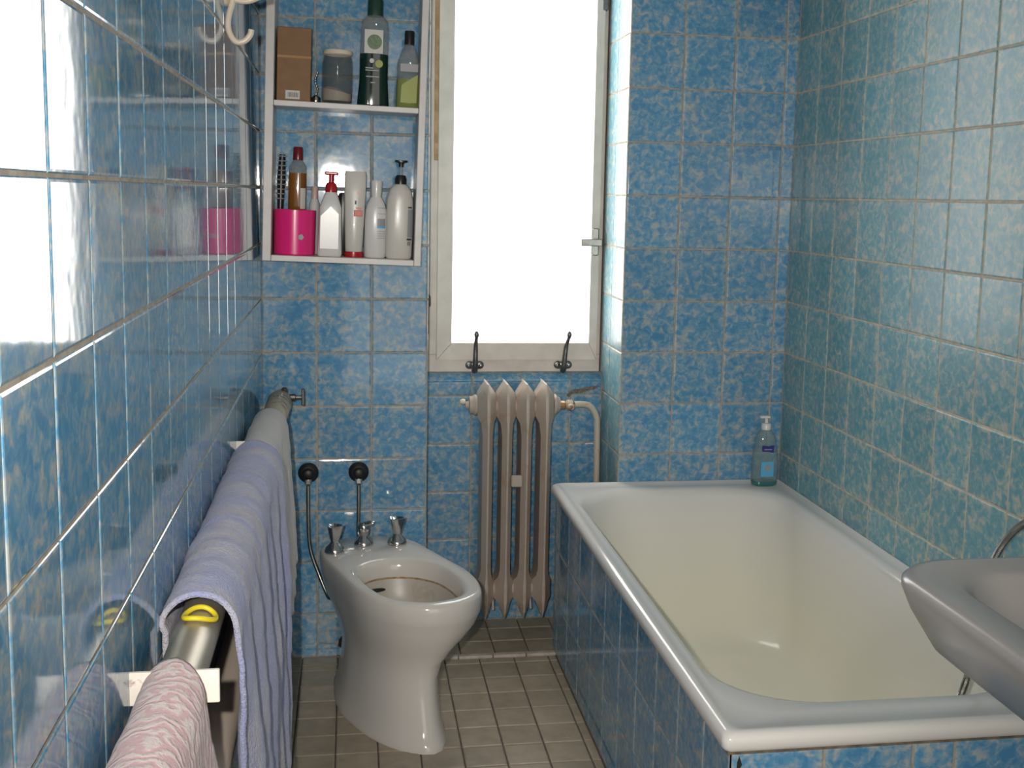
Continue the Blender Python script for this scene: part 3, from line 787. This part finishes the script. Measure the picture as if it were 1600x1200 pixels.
# ------------------------------------------------------------------ heated towel rail on the left wall
PX, PZ, PR = 0.049, 0.766, 0.0272
RY1, RY0 = -0.125, -2.95
TR = (PX, -0.13, PZ)
rail = empty('towel_rail', TR); tag(rail, 'thick metal heating pipe along the left wall holding the towels', 'towel rail')
MB().lathe([(PR, RY0+0.13), (PR, RY1-0.28+0.13)], (0, 0, 0), 28, 'Y').build('pipe', M['rail'], rail, True)
MB().lathe([(PR*1.0, -0.275), (PR*1.06, -0.26), (0.0315, -0.13), (0.0325, -0.03), (0.030, -0.008), (0.023, 0.006), (0.011, 0.012), (0.001, 0.013)], (0.006, 0, 0.002), 28, 'Y').build('pipe_end', M['rail_end'], rail, True)
MB().lathe([(0.028, RY0+0.13), (0.028, -0.05), (0.026, -0.03), (0.018, -0.015), (0.001, -0.01)], (0.006, 0, -0.205), 24, 'Y').build('lower_pipe', M['cream'], rail, True)
for yb, xe in ((-0.763, 0.020), (-1.972, 0.048)):
    MB().box((-PX, yb+0.13-0.003, -0.010), (xe, yb+0.13+0.003, 0.028), 0.001).build('bracket', M['bracket'], rail)
v = MB().lathe([(0.008, 0.024), (0.010, 0.034), (0.010, 0.046), (0.006, 0.048), (0.005, 0.066)], (0, -0.01, 0.012), 10, 'X').build('valve', M['iron'], rail)
MB().box((0.062, -0.016, -0.010), (0.0705, -0.004, 0.036), 0.003, 2).build('valve_handle', M['iron'], v)
MB().lathe([(0.008, 0), (0.008, 0.012), (0.004, 0.016)], (0.018, -0.012, 0.024), 8).build('air_vent', M['iron'], rail)
# wall ends of the rail: feed elbow into the back wall
MB().tube([(0.0, 0.0, 0.0), (0.0, 0.132, 0.0)], 0.012, 12).build('feed_stub', M['rail_end'], rail, True)

def towel(name, label, m, y0, y1, Lb, Lf, R, nu=90, nv=110, amp=0.012, lam=0.12, ph=0.0, flare=0.0, edge=None, seed=0, thick=0.006, wave=0.002):
    """cloth laid over the rail: y0 (far) to y1 (near); Lb behind, Lf(y) in front"""
    vts = []; fcs = []
    arc = PI*R
    for i in range(nu+1):
        fy_ = i/nu
        lf = Lf(fy_) if callable(Lf) else Lf
        for j in range(nv+1):
            s = -Lb+(Lb+arc+lf)*j/nv
            y = y0+(y1-y0)*fy_
            if s < 0:
                x, z, d = PX-R, PZ+s, 0
                x = max(x, 0.012)
            elif s < arc:
                a = PI-s/R
                x, z, d = PX+R*math.cos(a), PZ+R*math.sin(a), 0
            else:
                d = s-arc
                gr = 1-math.exp(-d/0.16)
                w1 = 0.5+0.5*math.sin(2*PI*y/lam+ph+1.3*math.sin(4.1*y+seed)+0.8*d)
                x, z = PX+R+gr*(amp*w1)+flare*d, PZ-d
                y += gr*0.012*math.cos(2*PI*y/lam+ph)
            if edge: y = edge(y, fy_, max(0.0, s-arc*0.5), lf)
            nz_ = noise.noise(Vector((x*9+seed, y*9, z*9)))*wave*2+noise.noise(Vector((x*40, y*40+seed, z*40)))*wave*0.6
            if s > 0 and s < arc:
                a = PI-s/R
                x += abs(nz_)*math.cos(a); z += abs(nz_)*math.sin(a)
            elif s >= arc: x += nz_+wave
            vts.append(Vector((x, y, z)))
    for i in range(nu):
        for j in range(nv):
            a = i*(nv+1)+j
            fcs.append((a, a+1, a+nv+2, a+nv+1))
    o0 = Vector((PX, (y0+y1)/2, PZ))
    o = mobj(name, [p-o0 for p in vts], fcs, m, None, True, o0)
    tag(o, label, 'towel', 'towels on the heating pipe')
    sd = o.modifiers.new('thickness', 'SOLIDIFY'); sd.thickness = thick; sd.offset = 1.0 if name else 0
    return o
# pale grey towel at the far end
towel('hand_towel', 'pale grey towel hanging at the window end of the pipe', M['towel_grey'], -0.44, -0.97, 0.22, lambda f: 0.335+0.12*f, PR+0.006, 80, 80, 0.013, 0.075, 0.6, 0.035, None, 3.1)
# lavender towel lying over it
def lav_edge(y, f, d, lf):
    return y+(0.10*max(0, d-0.05))*(f**3)
towel('bath_towel', 'large lavender towel draped over the middle of the pipe', M['towel_lav'], -0.86, -1.775, 0.30, lambda f: 0.715-0.04*f, PR+0.0145, 150, 130, 0.024, 0.14, 0.2, 0.0, lav_edge, 1.7, 0.007, 0.0030)
# pink towel nearest the camera
def pink_edge(y, f, d, lf):
    return y-0.042*min(1.0, d/0.045)*(1-f)**6+max(0, d-0.09)*0.75*(1-f)**2
towel('bath_towel', 'pink patterned towel nearest the camera on the pipe', M['towel_pink'], -1.955, -2.85, 0.28, 0.36, PR+0.003, 110, 110, 0.012, 0.15, 2.1, 0.02, pink_edge, 5.3, 0.006, 0.0015)

# yellow hair tie lying on the pipe in front of the lavender towel
def ring():
    c = Vector((PX+0.006, -1.800, PZ+PR+0.0038)); pts = []
    for k in range(40):
        a = 2*PI*k/40
        x = 0.0185*math.cos(a); y = 0.020*math.sin(a)+0.006*math.cos(a)
        zz = -(0.5*((x+0.006)**2)/PR)+0.0008
        pts.append(Vector((x, y, zz)))
    secs = []
    for i, p in enumerate(pts):
        t = (pts[(i+1) % 40]-pts[i-1]).normalized(); u = t.cross(Vector((0, 0, 1))).normalized(); b = t.cross(u)
        secs.append([p+(u*math.cos(2*PI*k/8)+b*math.sin(2*PI*k/8))*0.0034 for k in range(8)])
    o = MB().loft(secs, closed=True).build('hair_tie', M['yellow'], None, True, c)
    tag(o, 'yellow elastic hair tie lying on the bare pipe', 'hair tie')
ring()

# ------------------------------------------------------------------ wall hook high on the left wall
HK = (0.0, -0.87, 1.690)
hk = empty('wall_hook', HK); tag(hk, 'cream double hook on the left wall beside the cabinet', 'hook')
MB().lathe([(0.020, 0.0015), (0.020, 0.006), (0.014, 0.010), (0.006, 0.011)], (0, 0, 0), 18, 'X').build('hook_plate', M['cream'], hk, True)
P = catmull([(0.006, 0, 0.0), (0.018, 0, 0.006), (0.015, 0, -0.014), (0.008, -0.002, -0.042), (0.0085, -0.002, -0.066), (0.020, -0.003, -0.085), (0.036, -0.003, -0.085), (0.048, -0.003, -0.073), (0.051, -0.003, -0.062)], 60, False)
MB().tube(P, [0.0058]*len(P), 10).build('lower_prong', M['cream'], hk, True)
P = catmull([(0.008, 0, 0.0), (0.026, 0, -0.008), (0.046, 0, -0.008), (0.066, 0, 0.000), (0.078, 0, 0.004)], 40, False)
MB().tube(P, [0.0058]*len(P), 10).build('upper_prong', M['cream'], hk, True)

# ------------------------------------------------------------------ open wall cabinet
TH = 0.026           # hangs slightly crooked
CD = 0.150
CB_ = (0.218, 0.0, 1.135)
cab = empty('wall_cabinet', CB_, (0, TH, 0)); tag(cab, 'open white wall cabinet with one shelf full of bottles', 'cabinet')
CW = 0.205; CHT = 0.86; t_ = 0.018
def cbox(name, a, b, bev=0.0015): return MB().box(a, b, bev).build(name, M['cab_white'], cab)
cbox('side_panel', (-CW, -CD, 0.0), (-CW+t_+0.004, -0.004, CHT))
cbox('side_panel', (CW-t_, -CD, 0.0), (CW, -0.004, CHT))
cbox('bottom_panel', (-CW+t_+0.0045, -CD, 0.0), (CW-t_-0.0005, -0.004, 0.0155))
cbox('top_panel', (-CW+t_+0.0045, -CD, CHT-0.018), (CW-t_-0.0005, -0.004, CHT))
cbox('shelf', (-CW+t_+0.0045, -CD+0.003, 0.397), (CW-t_-0.0005, -0.004, 0.4115))
def shelf_loc(x, upper, y=-0.085):
    z = (0.4118 if upper else 0.0158)
    dx = x-CB_[0]
    return (CB_[0]+dx*math.cos(TH)+z*math.sin(TH), y, CB_[2]+z*math.cos(TH)-dx*math.sin(TH))
def item(name, label, cat, x, upper, y=-0.085, group=None, rz=0.0):
    o = empty(name, shelf_loc(x, upper, y), (0, TH, rz)); tag(o, label, cat, group or ('things on the upper shelf' if upper else 'things on the lower shelf'))
    return o
def lf(name, secs, m, parent, smooth=40, cap0=True, cap1=True): return MB().loft(secs, cap0, cap1).build(name, m, parent, smooth)
def patch(name, w_, d, e_, z0, z1, a0, a1, m, parent, off=0.0006, n=10, wf=None):
    """thin printed label following a superellipse bottle wall; angles in degrees, 270 faces the camera"""
    v = []; f = []
    for j, z in enumerate((z0, z1)):
        for k in range(n+1):
            a = math.radians(a0+(a1-a0)*k/n); c, s_ = math.cos(a), math.sin(a)
            v.append(Vector((math.copysign(abs(c)**(2/e_), c)*(w_/2+off), math.copysign(abs(s_)**(2/e_), s_)*(d/2+off), z)))
    for k in range(n): f.append((k, k+1, n+2+k, n+1+k))
    return mobj(name, v, f, m, parent, True)
# --- lower shelf
o = item('canister', 'round magenta plastic canister on the lower cabinet shelf', 'canister', 0.092, False, -0.088)
bod = lf('body', [sell(0.100, 0.100, 0.0, 2, 36), sell(0.106, 0.106, 0.003, 2, 36), sell(0.108, 0.108, 0.112, 2, 36), sell(0.108, 0.108, 0.118, 2, 36), sell(0.103, 0.103, 0.118, 2, 36), sell(0.101, 0.101, 0.006, 2, 36)], M['pink_plastic'], o)
mk = MB()
for k in range(5):
    a = 2*PI*k/5
    mk.lathe([(0.0, -0.0005), (0.004, 0.0), (0.0, 0.0005)], (0.018+0.004*math.cos(a), -0.0526, 0.048+0.004*math.sin(a)), 8, 'Y', cap0=False, cap1=False)
mk.build('flower_mark', M['greylabel'], bod)
o = item('cosmetic_bottle', 'amber oil bottle with dark red cap behind the magenta canister', 'bottle', 0.094, False, -0.024)
HA = 0.245
lf('body', [sell(0.045, 0.034, 0, 2.6), sell(0.048, 0.036, 0.004, 2.6), sell(0.048, 0.036, HA-0.065, 2.6), sell(0.047, 0.035, HA-0.03, 2.6)], M['amber'], o)
lf('neck', [sell(0.047, 0.035, HA-0.03, 2.6), sell(0.046, 0.034, HA-0.012, 2.5), sell(0.032, 0.028, HA-0.002, 2.2), sell(0.024, 0.024, HA+0.005, 2)], M['clear'], o)
lf('cap', [sell(0.027, 0.027, HA+0.004, 2), sell(0.0275, 0.0275, HA+0.006, 2), sell(0.026, 0.026, HA+0.036, 2), sell(0.022, 0.022, HA+0.039, 2)], M['darkred'], o)
patch('label', 0.048, 0.036, 2.6, 0.12, HA-0.07, 285, 330, M['paper'], o)
o = item('hairbrush', 'clear spiral-bristled hairbrush behind the magenta canister', 'hairbrush', 0.050, False, -0.024)
MB().tube([(0, 0, 0.0), (0.0, 0, 0.12), (0.001, 0, 0.20), (0.003, 0, 0.262)], [0.008, 0.008, 0.011, 0.008], 12).build('handle', M['blackp'], o, True)
for k in range(10):
    z = 0.145+0.0125*k; x = 0.0+0.003*max(0, (z-0.14)/0.12)**1.5
    MB().lathe([(0.0105, -0.0016), (0.0138, 0), (0.0105, 0.0016)], (x, 0, z), 16).build('bristle_ring', M['white_plastic'], o, True)
o = item('cosmetic_bottle', 'small white bottle with pinkish cap between canister and red pump bottle', 'bottle', 0.140, False, -0.021)
lf('body', [sell(0.026, 0.026, 0, 2), sell(0.028, 0.028, 0.003, 2), sell(0.028, 0.028, 0.135, 2), sell(0.018, 0.018, 0.148, 2)], M['white_plastic'], o)
lf('cap', [sell(0.018, 0.018, 0.147, 2), sell(0.018, 0.018, 0.178, 2), sell(0.014, 0.014, 0.182, 2)], simple('pale_pink_cap', (0.6, 0.42, 0.38), 0.35), o)
o = item('pump_bottle', 'white faceted pump bottle with red pump on the lower shelf', 'bottle', 0.184, False, -0.095)
bod = lf('body', [sell(0.060, 0.042, 0, 5), sell(0.065, 0.046, 0.005, 5), sell(0.060, 0.045, 0.06, 5), sell(0.058, 0.045, 0.128, 5), sell(0.036, 0.034, 0.160, 4), sell(0.026, 0.026, 0.170, 2)], M['white_plastic'], o, 30)
MB().prism([(-0.025, -0.0232, 0.105), (0.001, -0.0232, 0.131), (0.022, -0.0232, 0.112), (0.022, -0.0232, 0.020), (-0.025, -0.0232, 0.020)], (0, 0, 0), (0, 0.002, 0)).build('front_facet', M['white_plastic'], bod)
pm = lf('pump', [sell(0.030, 0.030, 0.168, 2), sell(0.030, 0.030, 0.184, 2), sell(0.022, 0.022, 0.192, 2), sell(0.013, 0.013, 0.194, 2), sell(0.013, 0.013, 0.214, 2)], M['red'], o)
MB().box((-0.017, -0.009, 0.2135), (0.017, 0.009, 0.2215), 0.003, 2).build('pump_head', M['red'], pm)
o = item('cosmetic_tube', 'white upright tube standing on its dark red cap', 'tube', 0.247, False, -0.09)
bod = lf('body', [sell(0.044, 0.044, 0.014, 2), sell(0.046, 0.046, 0.016, 2), sell(0.052, 0.042, 0.09, 2.2), sell(0.057, 0.030, 0.17, 2.6), sell(0.057, 0.022, 0.218, 3), sell(0.052, 0.016, 0.226, 3)], M['ivory_plastic'], o)
lf('cap', [sell(0.050, 0.050, 0, 2), sell(0.0505, 0.0505, 0.002, 2), sell(0.0495, 0.0495, 0.0135, 2)], M['red'], o)
MB().box((-0.002, -0.021, 0.108), (0.020, -0.017, 0.124), 0.001).build('label', M['redlabel'], bod)
MB().box((0.003, -0.0195, 0.128), (0.018, -0.0165, 0.131)).build('print_line', M['redlabel'], bod)
MB().box((0.000, -0.0185, 0.139), (0.004, -0.0150, 0.149)).build('print_mark', M['ink'], bod)
MB().lathe([(0.005, 0), (0.005, 0.001)], (0.010, -0.0152, 0.170), 12, 'Y').build('print_mark', simple('pale_red_print', (0.6, 0.35, 0.33), 0.4), bod)
o = item('cosmetic_bottle', 'white slim bottle with white cap and blue strip label', 'bottle', 0.303, False, -0.09)
bod = lf('body', [sell(0.052, 0.040, 0, 2.4), sell(0.058, 0.044, 0.004, 2.4), sell(0.058, 0.044, 0.10, 2.4), sell(0.056, 0.042, 0.125, 2.4), sell(0.046, 0.036, 0.145, 2.3), sell(0.030, 0.028, 0.160, 2)], M['white_plastic'], o)
lf('cap', [sell(0.026, 0.026, 0.159, 2), sell(0.027, 0.027, 0.163, 2), sell(0.031, 0.031, 0.200, 2), sell(0.029, 0.029, 0.204, 2)], M['white_plastic'], o)
patch('label', 0.058, 0.044, 2.4, 0.084, 0.104, 275, 325, M['greylabel'], bod)
patch('blue_strip', 0.058, 0.044, 2.4, 0.079, 0.084, 275, 325, M['skylabel'], bod, 0.0007)
for z in (0.132, 0.116, 0.07, 0.064, 0.058, 0.052):
    patch('print_line', 0.056 if z > 0.12 else 0.058, 0.042 if z > 0.12 else 0.044, 2.4, z, z+0.0014, 275, 325, M['greylabel'], bod, 0.0012)
o = item('pump_bottle', 'cream lotion bottle with black pump at the right of the lower shelf', 'bottle', 0.366, False, -0.09)
bod = lf('body', [sell(0.064, 0.046, 0, 2.8), sell(0.071, 0.052, 0.006, 2.8), sell(0.073, 0.053, 0.10, 2.8), sell(0.071, 0.052, 0.155, 2.6), sell(0.060, 0.046, 0.180, 2.4), sell(0.042, 0.038, 0.194, 2.1), sell(0.030, 0.030, 0.198, 2)], M['ivory_plastic'], o)
pm = lf('pump', [sell(0.031, 0.031, 0.197, 2), sell(0.031, 0.031, 0.212, 2), sell(0.024, 0.024, 0.221, 2), sell(0.014, 0.014, 0.222, 2)], M['blackp'], o)
lf('pump_stem', [sell(0.009, 0.009, 0.221, 2), sell(0.009, 0.009, 0.244, 2)], M['clear'], pm)
lf('pump_head', [sell(0.013, 0.013, 0.243, 2), sell(0.014, 0.014, 0.254, 2), sell(0.034, 0.015, 0.256, 2.2), sell(0.034, 0.014, 0.261, 2.2)], M['blackp'], pm)
patch('label', 0.0735, 0.0535, 2.8, 0.058, 0.132, 296, 340, M['greylabel'], bod)
patch('print_line', 0.0735, 0.0535, 2.8, 0.135, 0.139, 296, 320, M['ink'], bod)
patch('print_line', 0.0735, 0.0535, 2.8, 0.050, 0.055, 294, 325, M['ink'], bod)
for a in (300, 310):
    patch('print_mark', 0.0735, 0.0535, 2.8, 0.036, 0.047, a, a+5, M['ink'], bod, n=2)
o = item('cosmetic_bottle', 'black bottle half hidden behind the red pump bottle', 'bottle', 0.216, False, -0.026)
lf('body', [sell(0.034, 0.028, 0, 2.4), sell(0.036, 0.030, 0.003, 2.4), sell(0.036, 0.030, 0.14, 2.4), sell(0.024, 0.024, 0.165, 2.2), sell(0.016, 0.016, 0.168, 2)], M['blackp'], o)
# --- upper shelf
o = item('cardboard_box', 'tall brown cardboard box on the upper cabinet shelf', 'box', 0.083, True, -0.08)
bod = MB().box((-0.043, -0.034, 0), (0.043, 0.034, 0.187), 0.0012).build('carton', M['card'], o)
MB().box((-0.0425, -0.0349, 0.110), (0.0435, -0.0343, 0.116)).build('sealing_tape', simple('shiny_tape', (0.40, 0.22, 0.09), 0.12), bod)
lb = MB().box((-0.020, -0.0352, 0.006), (0.016, -0.0343, 0.028)).build('label', M['paper'], bod)
for k in range(9):
    x = -0.014+0.003*k
    MB().box((x, -0.0358, 0.011), (x+(0.0016 if k % 3 else 0.0009), -0.0353, 0.023)).build('bar', M['ink'], lb)
o = item('jar', 'glass jar with a little white powder on the upper shelf', 'jar', 0.193, True, -0.082)
lf('glass', [sell(0.070, 0.070, 0.0, 2, 32), sell(0.078, 0.078, 0.005, 2, 32), sell(0.081, 0.081, 0.03, 2, 32), sell(0.081, 0.081, 0.105, 2, 32), sell(0.074, 0.074, 0.122, 2, 32), sell(0.071, 0.071, 0.126, 2, 32), sell(0.066, 0.066, 0.126, 2, 32), sell(0.076, 0.076, 0.104, 2, 32), sell(0.076, 0.076, 0.008, 2, 32)], M['glassjar'], o, 50, True, True)
lf('rim', [sell(0.072, 0.072, 0.127, 2, 32), sell(0.077, 0.077, 0.129, 2, 32), sell(0.077, 0.077, 0.136, 2, 32), sell(0.073, 0.073, 0.139, 2, 32), sell(0.068, 0.068, 0.139, 2, 32), sell(0.067, 0.067, 0.127, 2, 32)], M['cream'], o, 50, False, False)
pw = [sell(0.070, 0.070, 0.009, 2, 32), sell(0.075, 0.075, 0.013, 2, 32)]
pw.append([Vector((p.x, p.y, 0.034-0.18*p.x)) for p in sell(0.075, 0.075, 0, 2, 32)])
pw.append([Vector((p.x, p.y, 0.043-0.1*p.x)) for p in sell(0.03, 0.03, 0, 2, 32, -0.012)])
lf('powder', pw, M['powder'], o)
o = item('shampoo_bottle', 'dark green shampoo bottle with green cap on the upper shelf', 'bottle', 0.287, True, -0.082)
bod = lf('body', [sell(0.080, 0.048, 0, 3), sell(0.083, 0.050, 0.006, 3), sell(0.074, 0.046, 0.07, 3), sell(0.074, 0.046, 0.135, 3)], M['darkgreen'], o)
up = lf('upper_body', [sell(0.074, 0.046, 0.1352, 3), sell(0.073, 0.045, 0.20, 3), sell(0.066, 0.042, 0.222, 2.6), sell(0.042, 0.036, 0.234, 2.2)], M['clear'], o)
lf('cap', [sell(0.041, 0.036, 0.233, 2.4), sell(0.040, 0.035, 0.272, 2.4), sell(0.036, 0.031, 0.276, 2.4)], M['greencap'], o)
lb = MB().box((-0.026, -0.0245, 0.136), (0.022, -0.0232, 0.196)).build('label', M['paper'], up)
MB().lathe([(0.019, 0), (0.019, 0.001)], (0.0, -0.0258, 0.165), 20, 'Y').build('leaf_emblem', M['greenlabel'], lb)
for x, z, r, m_ in ((0.013, 0.110, 0.010, 'limelabel'), (-0.006, 0.117, 0.006, 'paper')):
    MB().lathe([(r, 0), (r, 0.001)], (x, -0.0252, z), 16, 'Y').build('print_dot', M[m_], bod)
for z, a, b in ((0.097, -0.022, -0.002), (0.091, -0.022, 0.012), (0.075, -0.020, 0.014), (0.060, -0.008, 0.004)):
    MB().box((a, -0.0252, z), (b, -0.0235, z+0.0026)).build('print_line', M['greylabel'], bod)
o = item('cosmetic_bottle', 'clear bottle of lime liquid with black cap on the upper shelf', 'bottle', 0.378, True, -0.082)
bod = lf('body', [sell(0.058, 0.042, 0, 3), sell(0.062, 0.046, 0.004, 3), sell(0.062, 0.046, 0.062, 3), sell(0.061, 0.045, 0.075, 3)], M['limeliq'], o)
up = lf('upper_body', [sell(0.061, 0.045, 0.0752, 3), sell(0.060, 0.044, 0.118, 3), sell(0.048, 0.038, 0.140, 2.5), sell(0.030, 0.028, 0.160, 2), sell(0.024, 0.024, 0.168, 2)], M['clear'], o)
lf('cap', [sell(0.026, 0.026, 0.166, 2), sell(0.026, 0.026, 0.199, 2), sell(0.023, 0.023, 0.202, 2)], M['blackp'], o)
MB().prism([(-0.020, -0.0238, 0.015), (0.022, -0.0238, 0.015), (0.024, -0.0238, 0.088), (0.010, -0.0238, 0.080), (-0.018, -0.0238, 0.060)], (0, 0, 0), (0, 0.001, 0)).build('label', M['limelabel'], bod)
MB().box((-0.022, -0.0236, 0.095), (0.024, -0.0226, 0.115)).build('pale_label', M['greylabel'], up)
# small bead chain between the box and the jar
o = item('bead_chain', 'small silver bead chain hanging beside the brown box', 'chain', 0.139, True, -0.075)
MB().lathe([(0.010, 0), (0.012, 0.004), (0.011, 0.016), (0.005, 0.022)], (0, 0, 0), 16).build('pendant', M['chrome'], o, True)
for k in range(9):
    a = k*0.9
    MB().lathe([(0.0, -0.0035), (0.003, -0.002), (0.003, 0.002), (0.0, 0.0035)], (0.003*math.sin(a), 0.003*math.cos(a), 0.0255+0.0068*k), 8, cap0=False, cap1=False).build('bead', M['chrome'], o, True)

# ------------------------------------------------------------------ soap bottle on the tub rim
SB = (1.440, -0.052, BZ-0.0035)
o = empty('soap_bottle', SB); tag(o, 'clear blue-green soap bottle with white pump in the tub corner', 'bottle')
bod = lf('body', [sell(0.070, 0.046, 0.012, 2.6), sell(0.076, 0.050, 0.016, 2.6), sell(0.078, 0.050, 0.07, 2.6), sell(0.070, 0.046, 0.105, 2.5), sell(0.062, 0.042, 0.13, 2.4), sell(0.052, 0.036, 0.15, 2.3), sell(0.030, 0.028, 0.166, 2)], M['soapclear'], o)
lf('base', [sell(0.064, 0.042, 0, 2.6), sell(0.074, 0.048, 0.003, 2.6), sell(0.077, 0.050, 0.0118, 2.6)], M['soapliq'], o)
pm = lf('pump', [sell(0.029, 0.029, 0.165, 2), sell(0.029, 0.029, 0.181, 2), sell(0.024, 0.024, 0.184, 2), sell(0.011, 0.011, 0.185, 2), sell(0.010, 0.010, 0.200, 2)], M['white_plastic'], o)
MB().box((-0.020, -0.007, 0.1985), (0.010, 0.007, 0.206), 0.002, 2).build('pump_head', M['white_plastic'], pm)
lb = MB().box((-0.020, -0.0275, 0.030), (0.018, -0.0255, 0.074)).build('label', M['skylabel'], bod)
MB().prism([(-0.012, -0.0285, 0.056), (0.0, -0.0285, 0.070), (0.010, -0.0285, 0.058), (0.004, -0.0285, 0.048), (-0.006, -0.0285, 0.046)], (0, 0, 0), (0, 0.001, 0)).build('flower_print', M['greylabel'], lb)
lb = MB().prism([(-0.018, -0.0262, 0.104), (-0.018, -0.0262, 0.122), (0.0, -0.0262, 0.119), (0.017, -0.0262, 0.122), (0.017, -0.0262, 0.100), (0.0, -0.0262, 0.104)], (0, 0, 0), (0, 0.004, 0)).build('brand_label', M['navylabel'], bod)
MB().box((-0.012, -0.0268, 0.109), (0.011, -0.0263, 0.1115)).build('print_line', M['greylabel'], lb)
